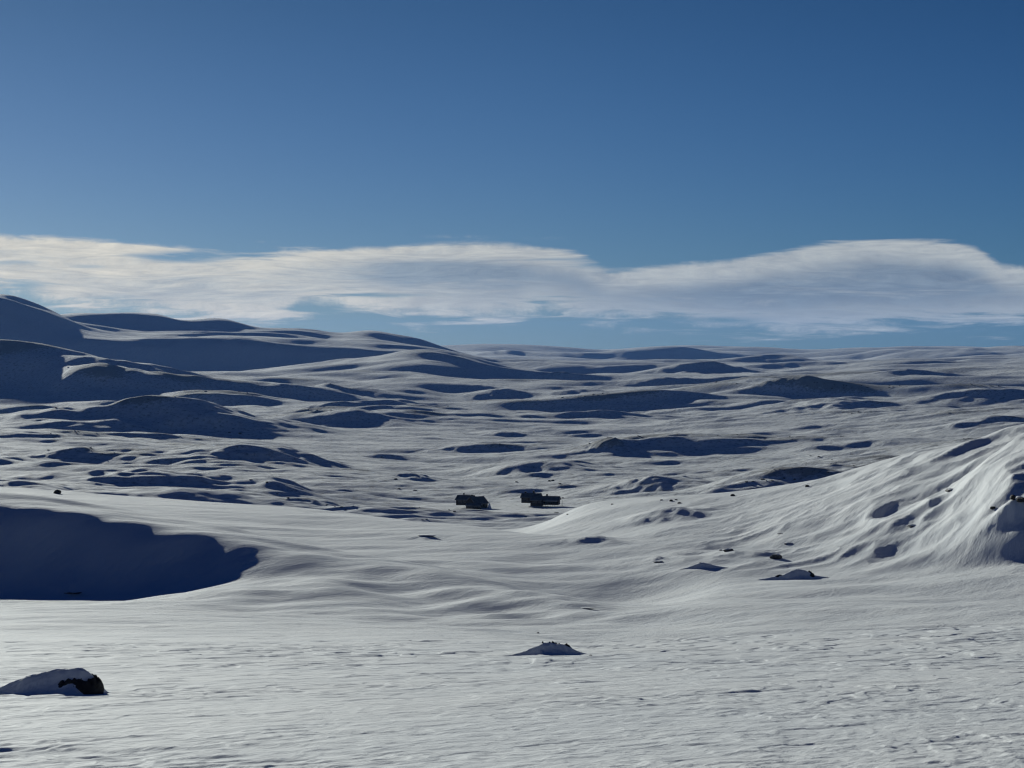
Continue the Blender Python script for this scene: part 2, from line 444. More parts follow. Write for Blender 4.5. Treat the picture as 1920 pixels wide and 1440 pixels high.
# --- rolling hummocky ground beyond the ridge, finer towards the eye
wx = octave(260, 5) * 60; wy = octave(260, 6) * 60
far = band(620, 1000, 12000, 16000)
nearm = 1 - sst(np.abs(X - (-5)), 0, 60) * 0  # placeholder of one
cab = np.clip(1.5 * np.exp(-(((X + 4) / 62) ** 2 + ((Y - 1125) / 110) ** 2)), 0, 1)     # calm ground round the cabins
calm = octave(330, 9, 1.3)
rough = 0.30 + 1.25 * sst(calm, -0.35, 0.45)
big = octave(420, 1, 1.4, R(15), wx=wx, wy=wy)
def ridged(n): return 1 - np.abs(n) * 2.2
def lee(lam, seed, an, rot, k, wx=None, wy=None):
    """swell with a long windward side and a steep side towards the lower right"""
    n_ = octave(lam, seed, an, rot, wx=wx, wy=wy)
    return octave(lam, seed, an, rot, wx=(0 if wx is None else wx) - 0.5 * k * lam * n_, wy=(0 if wy is None else wy) + 0.8 * k * lam * n_)
r1 = lee(200, 2, 2.4, R(-12), .45, wx, wy)
f1 = lee(105, 3, 2.0, R(-10), .22, wx * .5, wy * .5)
r2 = lee(50, 13, 1.6, R(-15), .18, wx * .3, wy * .3)
r3 = lee(26, 4, 1.5, R(10), .15, wx * .15, wy * .15)
f2 = octave(13, 7, 1.6, R(25))
f3 = octave(6.5, 8, 1.6, R(35))
f4 = octave(3.2, 10, 1.8, R(35))
mount = 1 + 0.25 * band(6300, 6600, 7700, 9000) * sst(-X, -400, 0)
amp = far * mount * (1 - 0.93 * cab)
mac = 4.5 * big + 7.5 * r1 + rough * (4.2 * f1 + 1.9 * r2)
topness = sst(mac, -1.5, 4.5)
fa = 0.60 + 1.0 * topness
Z += amp * (mac + fa * (1.15 * r3 + 0.95 * f2 + 0.75 * f3 + 0.45 * f4))
Z += band(2500, 3500, 12000, 16000) * mount * (5.0 * octave(600, 21, 1.6, R(12), wx=wx) + 15.0 * lee(380, 22, 1.8, R(-15), .45, wx, wy)
      + 8.0 * lee(165, 25, 1.7, R(-12), .25, wx, wy) + 3.4 * lee(75, 26, 1.6, R(0), .2) + 2.6 * octave(36, 29, 1.5) + 1.4 * octave(19, 30, 1.5))
Z += band(9000, 11000, 15000, 20000) * (40 * octave(1500, 23, 1.4) + 40 * octave(700, 24, 1.4) + 18 * octave(330, 27, 1.4) + 4 * octave(160, 28, 1.4))

# --- middle slopes (80-620 m): wind-packed snow, gentle swells and drifts
mid = band(80, 130, 560, 800)
Z += mid * (0.75 * octave(45, 31, 1.6, R(30)) + 0.34 * octave(16, 32, 2.2, R(45)) + 0.15 * octave(6, 33, 2.6, R(52)) + 0.08 * octave(2.6, 34, 3.0, R(52)) + 0.03 * octave(1.2, 35, 3.0, R(55)))
# drifts and flutes on the right-hand hill (blown up the slope)
PX = 960 + FPX * X / np.maximum(Y, 1.0)
lf = (1 - sst(PX, 1000, 1300)) * band(150, 185, 300, 420) * (Y > 0)
Z += lf * (0.20 * lee(20, 81, 2.6, R(62), .4) + 0.26 * lee(8, 82, 3.0, R(66), .4) + 0.32 * octave(3.4, 83, 3.5, R(68)) + 0.16 * octave(1.5, 84, 3.5, R(68)))
rh = sst(PX, 1100, 1400) * band(300, 340, 430, 520) * (Y > 0)
rr_ = sst(PX, 1540, 1640)
sharp = ridged(octave(16, 85, 2.4, R(58), wx=octave(22, 86) * 7, wy=octave(20, 87) * 7))
Z += rh * rr_ * 0.85 * np.maximum(sharp - 0.30, 0)
Z += rh * 0.35 * ridged(octave(6, 88, 2.6, R(55), wx=octave(9, 89) * 3))
Z += rh * (0.22 * lee(34, 41, 2.0, R(35), .5) + 0.35 * lee(13, 43, 2.2, R(45), .4) + 0.14 * octave(5, 46, 2.4, R(50)) + 0.06 * octave(2, 47, 2.6, R(50)))
Z += rh * rr_ * (0.55 * lee(9, 44, 2.0, R(60), .6) + 0.30 * ridged(octave(4.5, 45, 1.6, R(50))) ) * 1.3
# wind-torn snow lumps and cornice on the steep right-hand crest
cx_m = np.exp(-((PX - 1895) / 40) ** 2) * np.exp(-((Y - 340) / 12) ** 2) + 0.8 * np.exp(-((PX - 1880) / 35) ** 2) * np.exp(-((Y - 421) / 10) ** 2)
Z += cx_m * (Y > 0) * (0.9 * (ridged(octave(3.2, 48, 1.2, R(70))) - 0.9) + 0.5 * octave(1.4, 49, 1.3, R(70)))

# --- foreground sastrugi: long low ledges with small scarps facing the eye
fg = 1 - band(100, 170, 1e5, 2e5)
patch = 0.45 + 0.55 * sst(octave(5, 51, 2.0, R(50)) + 0.6 * octave(1.6, 52, 2.0, R(55)), -0.10, 0.42)
Z += fg * (0.030 * octave(14, 53, 1.6, R(40)) + 0.022 * octave(5, 54, 2.2, R(52)))
far_amp = 0.55 + sst(RG, 18, 70) * 1.6
for lam, an, hgt, sd, kk in ((0.06, 2.6, 0.0045, 60, 4), (0.10, 3.0, 0.008, 61, 6), (0.16, 3.2, 0.010, 62, 7), (0.28, 3.5, 0.009, 63, 9), (0.6, 4.0, 0.008, 64, 12)):
    n_ = octave(lam, sd, an, R(70), wx=octave(lam * 5, sd + 20) * lam * 1.8, wy=octave(lam * 4, sd + 30) * lam * 1.5)
    n_ = n_ + 0.45 * octave(lam * 0.45, sd + 40, 2.0, R(50))
    Z += fg * far_amp * patch * 0.95 * hgt * np.tanh((n_ - 0.12) * kk)

for lam, an, hgt, sd in ((0.5, 5.0, 0.006, 67), (1.1, 6.0, 0.009, 68), (2.2, 6.0, 0.010, 69)):
    n_ = octave(lam, sd, an, R(72), wx=octave(lam * 3, sd + 20) * lam, wy=octave(lam * 3, sd + 30) * lam) + 0.15 * octave(lam * .2, sd + 5, 2.0, R(60))
    gate = sst(octave(lam * 3, sd + 50, 2.0, R(50)), 0.0, 0.25)
    Z += fg * gate * hgt * (0.7 + 0.8 * sst(RG, 20, 60)) * np.tanh((n_ - 0.05) * 22)
Z += fg * 0.004 * octave(0.16, 66, 3.0, R(55))

# --- how bare of snow: wind-scoured tops with stones and heather showing
def boxblur(a, nr, ncol):
    out = a
    for axis, n in ((0, nr), (1, ncol)):
        c = np.cumsum(out, axis=axis)
        sh = [slice(None)] * 2; sh2 = [slice(None)] * 2
        sh[axis] = slice(2 * n, None); sh2[axis] = slice(None, -2 * n)
        m_ = (c[tuple(sh)] - c[tuple(sh2)]) / (2 * n)
        pad = [(0, 0), (0, 0)]; pad[axis] = (n, a.shape[axis] - m_.shape[axis] - n)
        out = np.pad(m_, pad, mode='edge')
    return out
curv = (Z - boxblur(Z, 14, 22)) / (RG * 0.004)
bare = sst(curv + 0.6 * topness - 0.3 + 0.5 * octave(60, 71, 1.5) + 0.25 * octave(15, 72, 1.5), 0.25, 1.3) * band(600, 1000, 6000, 9000)
bare = np.clip(bare, 0, 1)

# ---------------------------------------------------------------- height lookup
LOGR = np.log(RR)
def _ij(x, y):
    r = math.hypot(x, y); t = math.atan2(x, y)
    fi = np.interp(math.log(max(r, 1.5)), LOGR, np.arange(NR))
    fj = np.interp(t, TH, np.arange(NC))
    return fi, fj
def gz(x, y):
    fi, fj = _ij(x, y)
    i = min(int(fi), NR - 2); j = min(int(fj), NC - 2); a = fi - i; b = fj - j
    return float((Z[i, j] * (1 - a) + Z[i + 1, j] * a) * (1 - b) + (Z[i, j + 1] * (1 - a) + Z[i + 1, j + 1] * a) * b)
def hit(px, row, rmin=6):
    """first ground point seen at this place of the picture"""
    t = math.atan((px - 960) / FPX)
    j = int(round(np.interp(t, TH, np.arange(NC))))
    prow = HOR - FPX * Z[:, j] / (RR * math.cos(t))
    ok = np.where((prow <= row) & (RR > rmin))[0]
    i = ok[0] if len(ok) else NR - 1
    y = RR[i] * math.cos(t)
    return (px - 960) / FPX * y, y

# ---------------------------------------------------------------- materials
def new_mat(name):
    m = bpy.data.materials.new(name); m.use_nodes = True
    m.node_tree.nodes.clear()
    return m, NT(m.node_tree)

def snow_graph(T, with_bare):
    geo = T.n('ShaderNodeNewGeometry')
    P = geo.outputs['Position']
    s = T.n('ShaderNodeSeparateXYZ'); T.link(P, s.inputs[0])
    x, y = s.outputs[0], s.outputs[1]
    dist = T.n('ShaderNodeVectorMath', operation='LENGTH'); T.link(P, dist.inputs[0])
    d = dist.outputs['Value']
    ca, sa = math.cos(R(66)), math.sin(R(66))
    u = T.m('ADD', T.m('MULTIPLY', x, ca), T.m('MULTIPLY', y, sa))
    v = T.m('SUBTRACT', T.m('MULTIPLY', y, ca), T.m('MULTIPLY', x, sa))
    wind = T.vec(T.m('MULTIPLY', u, 0.28), v, 0.0)
    near = T.noise(wind, 2.2, 8, 0.68)                 # ~0.5 m and below
    midn = T.noise(wind, 0.22, 10, 0.70)                # ~5 m and below
    farn = T.noise(T.vec(T.m('MULTIPLY', u, 0.5), v, 0.0), 0.02, 10, 0.72)
    b1 = T.n('ShaderNodeBump'); b1.inputs['Distance'].default_value = 0.045
    T.link(near, b1.inputs['Height']); T.link(T.m('SUBTRACT', 1.0, T.ss(d, 150, 450)), b1.inputs['Strength'])
    b2 = T.n('ShaderNodeBump'); b2.inputs['Distance'].default_value = 0.45
    T.link(midn, b2.inputs['Height']); T.link(T.m('MULTIPLY', T.ss(d, 40, 160), T.m('SUBTRACT', 1.0, T.ss(d, 1500, 4000))), b2.inputs['Strength'])
    T.link(b1.outputs[0], b2.inputs['Normal'])
    b3 = T.n('ShaderNodeBump'); b3.inputs['Distance'].default_value = 5.5
    T.link(farn, b3.inputs['Height']); T.link(T.ss(d, 600, 1500), b3.inputs['Strength'])
    T.link(b2.outputs[0], b3.inputs['Normal'])
    nrm = b3.outputs[0]
    col = T.mix(T.ss(midn, 0.3, 0.7), (0.76, 0.79, 0.81), (0.83, 0.845, 0.845))
    if with_bare:
        at = T.n('ShaderNodeAttribute'); at.attribute_name = 'bare'
        sp = T.noise(T.vec(u, v, 0.0), 0.16, 8, 0.72)
        sc_ = T.m('MULTIPLY', T.ss(d, 650, 1100), T.m('SUBTRACT', 1.0, T.m('MULTIPLY', T.ss(d, 3500, 7000), 0.85)))
        k = T.m('ADD', T.m('MULTIPLY', at.outputs['Fac'], 0.34), T.m('SUBTRACT', sp, 0.5))
        f = T.m('MULTIPLY', T.ss(k, -0.04, 0.20), T.m('MULTIPLY', sc_, 0.62))
        col = T.mix(f, col, (0.07, 0.06, 0.055))
    return nrm, col, d

def snow_material(name, with_bare=True):
    m, T = new_mat(name)
    nrm, col, d = snow_graph(T, with_bare)
    p = T.n('ShaderNodeBsdfPrincipled')
    T.link(col, p.inputs['Base Color'])
    p.inputs['Roughness'].default_value = 0.85
    p.inputs['Specular IOR Level'].default_value = 0.05
    T.link(nrm, p.inputs['Normal'])
    o = T.n('ShaderNodeOutputMaterial'); T.link(p.outputs[0], o.inputs[0])
    return m

M_SNOW = snow_material("wind_packed_snow")
M_SNOW2 = snow_material("drifted_snow", False)

def rock_material(name, dark, light, snowy=0.0):
    m, T = new_mat(name)
    tc = T.n('ShaderNodeTexCoord')
    n1 = T.noise(tc.outputs['Object'], 3.0, 8, 0.65)
    n2 = T.noise(tc.outputs['Object'], 14.0, 6, 0.7)
    col = T.mix(T.ss(n1, 0.35, 0.65), dark, light)
    if snowy > 0:
        g = T.n('ShaderNodeNewGeometry'); s = T.n('ShaderNodeSeparateXYZ'); T.link(g.outputs['Normal'], s.inputs[0])
        f = T.ss(T.m('ADD', s.outputs[2], T.m('MULTIPLY', T.m('SUBTRACT', n2, 0.5), 0.7)), 1.0 - snowy, 1.1 - snowy)
        col = T.mix(f, col, (0.8, 0.82, 0.83))
    p = T.n('ShaderNodeBsdfPrincipled'); T.link(col, p.inputs['Base Color'])
    p.inputs['Roughness'].default_value = 0.9
    b = T.n('ShaderNodeBump'); b.inputs['Distance'].default_value = 0.08; T.link(n2, b.inputs['Height'])
    T.link(b.outputs[0], p.inputs['Normal'])
    o = T.n('ShaderNodeOutputMaterial'); T.link(p.outputs[0], o.inputs[0])
    return m
M_ROCK = rock_material("lichened_rock", (0.016, 0.015, 0.013), (0.055, 0.05, 0.042))
M_ROCKS = rock_material("snow_dusted_rock", (0.05, 0.046, 0.042), (0.14, 0.13, 0.12), 0.28)

def plain(name, col, rough=0.8, noise_s=6.0, var=0.35, stretch=(1, 1, 1)):
    m, T = new_mat(name)
    tc = T.n('ShaderNodeTexCoord')
    mp = T.n('ShaderNodeMapping'); mp.inputs['Scale'].default_value = stretch
    T.link(tc.outputs['Object'], mp.inputs[0])
    n1 = T.noise(mp.outputs[0], noise_s, 5, 0.6)
    c = T.mix(n1, tuple(v * (1 - var) for v in col), tuple(min(v * (1 + var), 1) for v in col))
    p = T.n('ShaderNodeBsdfPrincipled'); T.link(c, p.inputs['Base Color'])
    p.inputs['Roughness'].default_value = rough
    o = T.n('ShaderNodeOutputMaterial'); T.link(p.outputs[0], o.inputs[0])
    return m

# ---------------------------------------------------------------- ground and hills meshes
def grid_normals():
    P = np.stack([X, Y, Z], -1)
    du = np.empty_like(P); dv = np.empty_like(P)
    du[1:-1] = P[2:] - P[:-2]; du[0] = P[1] - P[0]; du[-1] = P[-1] - P[-2]
    dv[:, 1:-1] = P[:, 2:] - P[:, :-2]; dv[:, 0] = P[:, 1] - P[:, 0]; dv[:, -1] = P[:, -1] - P[:, -2]
    n = np.cross(dv, du)
    n /= np.linalg.norm(n, axis=-1, keepdims=True) + 1e-12
    return n
GN = grid_normals().astype(np.float32)

def grid_mesh(name, i0, i1, cap=False):
    nr = i1 - i0
    vx = np.stack([X[i0:i1], Y[i0:i1], Z[i0:i1]], -1).reshape(-1, 3).astype(np.float32)
    idx = np.arange(nr * NC).reshape(nr, NC)
    q = np.stack([idx[:-1, :-1], idx[:-1, 1:], idx[1:, 1:], idx[1:, :-1]], -1).reshape(-1, 4)
    loops = q.reshape(-1); starts = np.arange(0, len(loops), 4)
    me = bpy.data.meshes.new(name)
    me.vertices.add(len(vx)); me.vertices.foreach_set('co', vx.reshape(-1))
    me.loops.add(len(loops)); me.loops.foreach_set('vertex_index', loops.astype(np.int32))
    me.polygons.add(len(starts)); me.polygons.foreach_set('loop_start', starts.astype(np.int32))
    me.update(calc_edges=True)
    me.polygons.foreach_set('use_smooth', np.ones(len(starts), bool))
    at = me.attributes.new('bare', 'FLOAT', 'POINT')
    at.data.foreach_set('value', bare[i0:i1].reshape(-1).astype(np.float32))
    me.normals_split_custom_set_from_vertices(GN[i0:i1].reshape(-1, 3))
    me.materials.append(M_SNOW)
    o = bpy.data.objects.new(name, me); COL.objects.link(o)
    o['kind'] = 'structure'
    return o
I_SPLIT = int(np.searchsorted(RR, 4050))
ground = grid_mesh('snowfield', 0, I_SPLIT + 1)
hills = grid_mesh('hills', I_SPLIT, NR)
# small disc underfoot closing the sheet
me = bpy.data.meshes.new('ground')
ring = [(float(X[0, j]), float(Y[0, j]), float(Z[0, j])) for j in range(NC - 1)]
me.from_pydata([(0, 0, -1.7)] + ring, [], [(0, 1 + j, 1 + (j + 1) % (NC - 1)) for j in range(NC - 1)])
me.materials.append(M_SNOW)
gd = bpy.data.objects.new('ground', me); COL.objects.link(gd); gd['kind'] = 'structure'

# ================================================================ things
import bmesh
from mathutils import noise as mn

def link(name, me, mats, parent=None):
    o = bpy.data.objects.new(name, me); COL.objects.link(o)
    for m in ([] if mats is None else mats if isinstance(mats, (list, tuple)) else [mats]):
        me.materials.append(m)
    if parent is not None: o.parent = parent
    return o

def tag(o, label, cat, group=None):
    o['label'] = label; o['category'] = cat
    if group: o['group'] = group
    return o

def empty(name, loc, rz=0.0):
    o = bpy.data.objects.new(name, None); COL.objects.link(o)
    o.location = loc; o.rotation_euler = (0, 0, rz); o.empty_display_size = 0.5
    return o

def surface(name, xs, ys, H, mat, parent, smooth=True):
    """a patch of height values as a closed-looking sheet (its rim is under the snow)"""
    ny, nx = H.shape
    gx, gy = np.meshgrid(xs, ys)
    co = np.stack([gx, gy, H], -1).reshape(-1, 3)
    idx = np.arange(nx * ny).reshape(ny, nx)
    q = np.stack([idx[:-1, :-1], idx[:-1, 1:], idx[1:, 1:], idx[1:, :-1]], -1).reshape(-1, 4)
    me = bpy.data.meshes.new(name)
    me.from_pydata(co.tolist(), [], q.tolist())
    me.polygons.foreach_set('use_smooth', [smooth] * len(q))
    return link(name, me, mat, parent)

def drifted(name, label, cat, px0, row0, top, front, back, rocks, n=(190, 120), bury=0.03, tail=None, rz=0.0):
    """snow drift over a rock. top: (px, height px) line of the crest; front/back: depth of the flanks as multiples of height"""
    x0, y0 = hit(px0, row0)
    s = y0 / FPX
    z0 = gz(x0, y0)
    T = empty(name, (x0, y0, z0))
    tag(T, label, cat)
    tp = np.array([p for p, _ in top], float); thh = np.array([h for _, h in top], float)
    hm = thh.max() * s
    xs = np.linspace((tp[0] - px0) * s, (tp[-1] - px0) * s, n[0])
    ys = np.linspace(-hm * front * 1.5, hm * back * 1.4, n[1])
    gx, gy = np.meshgrid(xs, ys)
    base = np.array([[gz(x0 + a, y0 + b) - z0 for a in xs[::6]] for b in ys[::6]])
    # fill the base at full density
    bx = np.array([np.interp(xs, xs[::6], r) for r in base])
    by = np.array([np.interp(ys, ys[::6], bx[:, k]) for k in range(bx.shape[1])]).T
    Hc = np.interp(gx, (tp - px0) * s, thh * s)
    k = np.array([.25, .5, .25])
    for _ in range(4):
        Hc[:, 1:-1] = Hc[:, :-2] * .25 + Hc[:, 1:-1] * .5 + Hc[:, 2:] * .25
    wob = perlin(gx / (hm * 1.6), gy / (hm * 1.6), 90) * 0.30 + perlin(gx / (hm * .5), gy / (hm * .4), 91) * 0.07
    Hd = np.maximum(Hc, 0.10 * hm)
    v = gy / Hd + wob
    gfr = 1 - sst(-v, 0.0, front)
    gbk = 1 - sst(v, 0.15, back)
    g = np.where(v < 0, gfr, gbk)
    fine = 0.012 * perlin(gx / (hm * .35), gy / (hm * .12), 92) + 0.006 * perlin(gx / (hm * .1), gy / (hm * .05), 93)
    snow = Hc * g * (1 + 0.05 * wob) + fine * hm * 2
    edge = np.minimum.reduce([sst(gx, xs[0], xs[0] + hm * .5), sst(-gx, -xs[-1], -xs[-1] + hm * .3), sst(gy, ys[0], ys[0] + hm * .3), sst(-gy, -ys[-1], -ys[-1] + hm * .4)])
    snowz = by + snow * edge - bury * (1 - edge) - 0.012 * (1 - sst(g * Hc, 0, 0.06 * hm))
    surface('snow_cap', xs, ys, snowz, M_SNOW2, T)
    for (rp, rw, rh_, yo, fr, bk, sink) in rocks:
        rx = (rp - px0) * s; w_ = rw * s; h_ = rh_ * s
        xr = np.linspace(rx - w_ * 1.3, rx + w_ * 1.3, 90)
        yr = np.linspace(yo * hm - fr * h_ * 1.3, yo * hm + bk * h_ * 1.3, 60)
        ax, ay = np.meshgrid(xr, yr)
        nn = perlin(ax / (hm * .45), ay / (hm * .45), 95) * 0.28 + perlin(ax / (hm * .15), ay / (hm * .15), 96) * 0.16 + perlin(ax / (hm * .05), ay / (hm * .05), 97) * 0.05
        uu = (ax - rx) / w_; vv = (ay - yo * hm); vv = np.where(vv < 0, vv / (fr * h_), vv / (bk * h_))
        d = np.maximum(1 - (np.abs(uu) ** 2.4 + np.abs(vv) ** 2.4), -0.4)
        rz_ = np.sign(d) * np.abs(d) ** 0.42 * h_ * (1 + nn) - 0.1 * h_ - sink * h_
        b0 = gz(x0 + rx, y0 + yo * hm) - z0
        surface('rock', xr, yr, b0 + rz_, M_ROCK, T)
    return T

# --- snow-covered boulders, near to far
drifted('snowdrifted_boulder', 'large boulder under a long smooth snowdrift, its dark rock bare on the right', 'boulder', 110, 1299,
        [(-150, 0), (-110, 2), (-50, 6), (0, 14), (30, 26), (60, 35), (100, 43), (135, 47), (155, 45), (172, 33), (190, 14), (200, 4), (215, 0)],
        1.7, 2.8, [(150, 40, 24, -0.72, 0.9, 1.3, 0.0), (174, 22, 31, -0.10, 1.1, 0.8, 0.0)], n=(330, 150))
drifted('snowdrifted_boulder', 'low dark-crested snow mound standing alone on the smooth middle slope', 'boulder', 1035, 1228,
        [(930, 0), (960, 3), (985, 9), (1003, 17), (1018, 22), (1032, 22), (1055, 21), (1072, 13), (1088, 5), (1100, 1), (1112, 0)],
        1.7, 2.8, [(1019, 7, 25, 0.12, 0.35, 0.5, 0.0), (1037, 20, 22.5, 0.14, 0.4, 0.8, 0.0), (1062, 15, 19, 0.12, 0.5, 0.8, 0.0)], n=(260, 130))
drifted('snowdrifted_boulder', 'rounded snow-capped boulder with a dark right edge at the basin floor', 'boulder', 1495, 1086,
        [(1415, 0), (1435, 3), (1455, 6), (1468, 8), (1480, 14), (1495, 18), (1508, 16), (1520, 10), (1530, 5), (1550, 1), (1560, 0)],
        1.6, 2.4, [(1519, 9, 12.5, 0.0, 0.7, 1.0, 0.0), (1462, 12, 8.5, 0.1, 0.7, 1.0, 0.0)], n=(200, 110))
drifted('snowdrifted_boulder', 'snow-sided rock hump beside the smooth hollow, left of the lone grey boulders', 'boulder', 1322, 1066,
        [(1270, 0), (1288, 2), (1302, 6), (1314, 10), (1326, 8), (1342, 4), (1362, 1), (1370, 0)],
        1.6, 2.4, [(1315, 7, 10.4, 0.1, 0.4, 0.8, 0.0)], n=(140, 90))

# --- bare stones
def rock_mesh(name, seed, sub=3, flat=0.75):
    rnd = random.Random(seed)
    bm = bmesh.new()
    bmesh.ops.create_icosphere(bm, subdivisions=sub, radius=1.0)
    off = Vector((rnd.uniform(-50, 50), rnd.uniform(-50, 50), rnd.uniform(-50, 50)))
    planes = [(Vector((rnd.gauss(0, 1), rnd.gauss(0, 1), rnd.gauss(0, .8))).normalized(), rnd.uniform(.55, .9)) for _ in range(9)]
    for v in bm.verts:
        p = v.co.copy()
        for n_, d_ in planes:
            k = p.dot(n_)
            if k > d_: p -= n_ * (k - d_) * 0.9
        p *= 1 + 0.16 * mn.noise(p * 1.6 + off) + 0.07 * mn.noise(p * 4.5 + off)
        p.z *= flat
        v.co = p
    me = bpy.data.meshes.new(name); bm.to_mesh(me); bm.free()
    me.polygons.foreach_set('use_smooth', [False] * len(me.polygons))
    return me
ROCKS = [rock_mesh('stone', 11 + k) for k in range(6)]
ROCKS_L = [rock_mesh('stone', 51 + k, 2, .6) for k in range(4)]
for r_ in ROCKS: r_.materials.append(M_ROCKS)
for r_ in ROCKS_L: r_.materials.append(M_ROCK)

def stone(name, px, row, wpx, k, label, cat, group=None, squash=1.0, sink=0.25, stretch=1.0, lst=None, dark=False, rmin=6):
    x, y = hit(px, row, rmin)
    r = wpx / 2 / FPX * y
    me = (lst or ROCKS)[k % len(lst or ROCKS)]
    o = bpy.data.objects.new(name, me); COL.objects.link(o)
    o.scale = (r * stretch, r, r * squash)
    o.rotation_euler = (0, 0, k * 1.7)
    o.location = (x, y, gz(x, y) + r * squash * (0.72 - 2 * sink) * 0.75)
    tag(o, label, cat, group)
    return o

stone('boulder', 1365, 1034, 20, 0, 'grey boulder with a small neighbour at the left rim of the basin', 'boulder', squash=.85)
stone('stone', 1351, 1033, 8, 1, 'little stone lying against the left side of the grey boulder', 'stone', squash=.7)
stone('boulder', 1455, 1049, 24, 2, 'wedge-shaped grey boulder at the foot of the bright drift', 'boulder', squash=.8, stretch=1.15)
stone('boulder', 1711, 988, 20, 3, 'flat dark stone half buried below the bright snow face', 'stone', squash=.45, stretch=1.4)
stone('boulder', 1478, 1020, 15, 4, 'small flat stone on the smooth slope above the wedge-shaped boulder', 'stone', squash=.35, stretch=1.3)
stone('stone', 1463, 1001, 9, 5, 'tiny dark stone on the lower drift slope', 'stone', squash=.4, stretch=1.6)
stone('boulder', 1781, 922, 22, 1, 'dark low rock between the two bright snow faces', 'boulder', squash=.45, stretch=1.5)
stone('boulder', 1258, 941, 10, 2, 'leftmost black stone on the shaded crest of the right-hand hill', 'boulder', squash=.9, lst=ROCKS_L)
stone('boulder', 1274, 944, 9, 3, 'black stone just right of the first one on the shaded hill crest', 'boulder', squash=.9, lst=ROCKS_L)
stone('boulder', 1374, 931, 10, 4, 'single dark stone on the skyline of the smooth shaded slope', 'boulder', squash=.9, lst=ROCKS_L)
stone('boulder', 1513, 913, 11, 5, 'dark stone perched on the rounded brow of the right-hand hill', 'boulder', squash=.9, lst=ROCKS_L)
stone('boulder', 1234, 1056, 16, 0, 'small peaked rock on the shaded slope below the two dark stones', 'boulder', squash=.6, stretch=1.2)
stone('boulder', 107, 926, 20, 1, 'pyramid-shaped dark rock behind the bright ridge', 'boulder', squash=1.0, lst=ROCKS_L)
stone('boulder', 135, 1113, 26, 2, 'low rock rim poking out of the large blue shadow', 'boulder', squash=.25, stretch=1.6)
stone('stone', 1009, 1188, 5, 3, 'pebble-sized dark stone on the slope above the snow mound', 'stone', squash=1.0)
stone('stone', 1107, 1229, 6, 4, 'small stone at the right tip of the snow mound', 'stone', squash=.6, stretch=1.3)
stone('boulder', 800, 1005, 30, 5, 'thin dark ledge of rock on the open slope below the left cabin', 'rock ledge', squash=.16, stretch=1.5)
stone('boulder', 1094, 1140, 30, 0, 'flat dark ledge of rock at the end of the long bright ridge', 'rock ledge', squash=.14, stretch=1.5)
# the round boulder balanced on the shaded mound at the right
def crest(px, r0, r1):
    t = math.atan((px - 960) / FPX); j = int(round(np.interp(t, TH, np.arange(NC))))
    sel = np.where((RR > r0) & (RR < r1))[0]
    el_ = Z[sel, j] / RR[sel]; i = sel[int(np.argmax(el_))]
    y = RR[i] * math.cos(t)
    return (px - 960) / FPX * y, y, float(Z[i, j])
stone('boulder', 1899, 941, 16, 2, 'round dark boulder balanced on top of the shaded mound at the right', 'boulder', squash=1.2, lst=ROCKS_L, sink=-.05)
stone('boulder', 1916, 952, 22, 3, 'angular dark rock beside the round boulder on the shaded mound', 'boulder', squash=.9, lst=ROCKS_L)
stone('boulder', 1862, 958, 13, 4, 'dark rock on the left flank of the shaded mound', 'boulder', squash=.8, lst=ROCKS_L)
# --- stones strewn over the far hummocks
rnd = random.Random(4)
spots = []
for (px, row) in [(612, 948), (628, 950), (640, 953), (648, 956), (663, 951), (715, 858), (748, 918), (778, 920), (742, 900), (792, 976), (800, 974),
                  (852, 960), (842, 957), (986, 970), (1064, 965), (1043, 962), (1030, 903), (1037, 902), (1050, 908), (1055, 934), (968, 905),
                  (1148, 946), (1400, 905), (1412, 903), (1430, 900), (1437, 903), (1448, 902), (1470, 898), (1490, 900), (1520, 856), (1535, 858), (1560, 862),
                  (1240, 938), (1268, 938), (540, 935), (520, 928), (500, 905), (470, 900), (450, 815), (430, 812), (445, 842), (90, 845), (132, 845), (128, 690)]:
    spots.append((px + 0.0, row, rnd.uniform(4.0, 7.5)))
tries = 0
while len(spots) < 230 and tries < 4000:
    tries += 1
    px = rnd.uniform(0, 1920); row = rnd.uniform(715, 985)
    x, y = hit(px, row)
    if y < 700 or y > 4500: continue
    fi, fj = _ij(x, y)
    if bare[int(fi), int(fj)] < 0.2 + rnd.random() * 0.4: continue
    spots.append((px, row, rnd.uniform(1.8, 4.6)))
for k, (px, row, wpx) in enumerate(spots):
    stone('stone', px, row, wpx, k, 'small dark stone poking through the wind-scoured snow of the distant hummocks', 'stone',
          'stones strewn over the distant hummocks', squash=rnd.uniform(.4, .8), stretch=rnd.uniform(.9, 1.6), lst=ROCKS_L, sink=.15)

# --- cabins
M_LOG = plain('tarred_log_wall', (0.016, 0.012, 0.010), 0.85, 3.0, 0.4, (1, 1, 14))
M_TRIM = plain('dark_trim', (0.05, 0.035, 0.028), 0.8)
M_STONEC = plain('chimney_stone', (0.06, 0.058, 0.055), 0.9, 9.0)
M_ROOFS = plain('roof_snow', (0.10, 0.11, 0.12), 0.85, 0.7, 0.8)
M_TURF = plain('roof_turf', (0.05, 0.048, 0.045), 0.95, 3.0, 0.5)
M_FRAME = plain('painted_frame', (0.12, 0.11, 0.10), 0.7)
M_PANE = plain('window_pane', (0.02, 0.024, 0.03), 0.12)
M_DECK = plain('weathered_boards', (0.07, 0.06, 0.05), 0.85, 4.0)

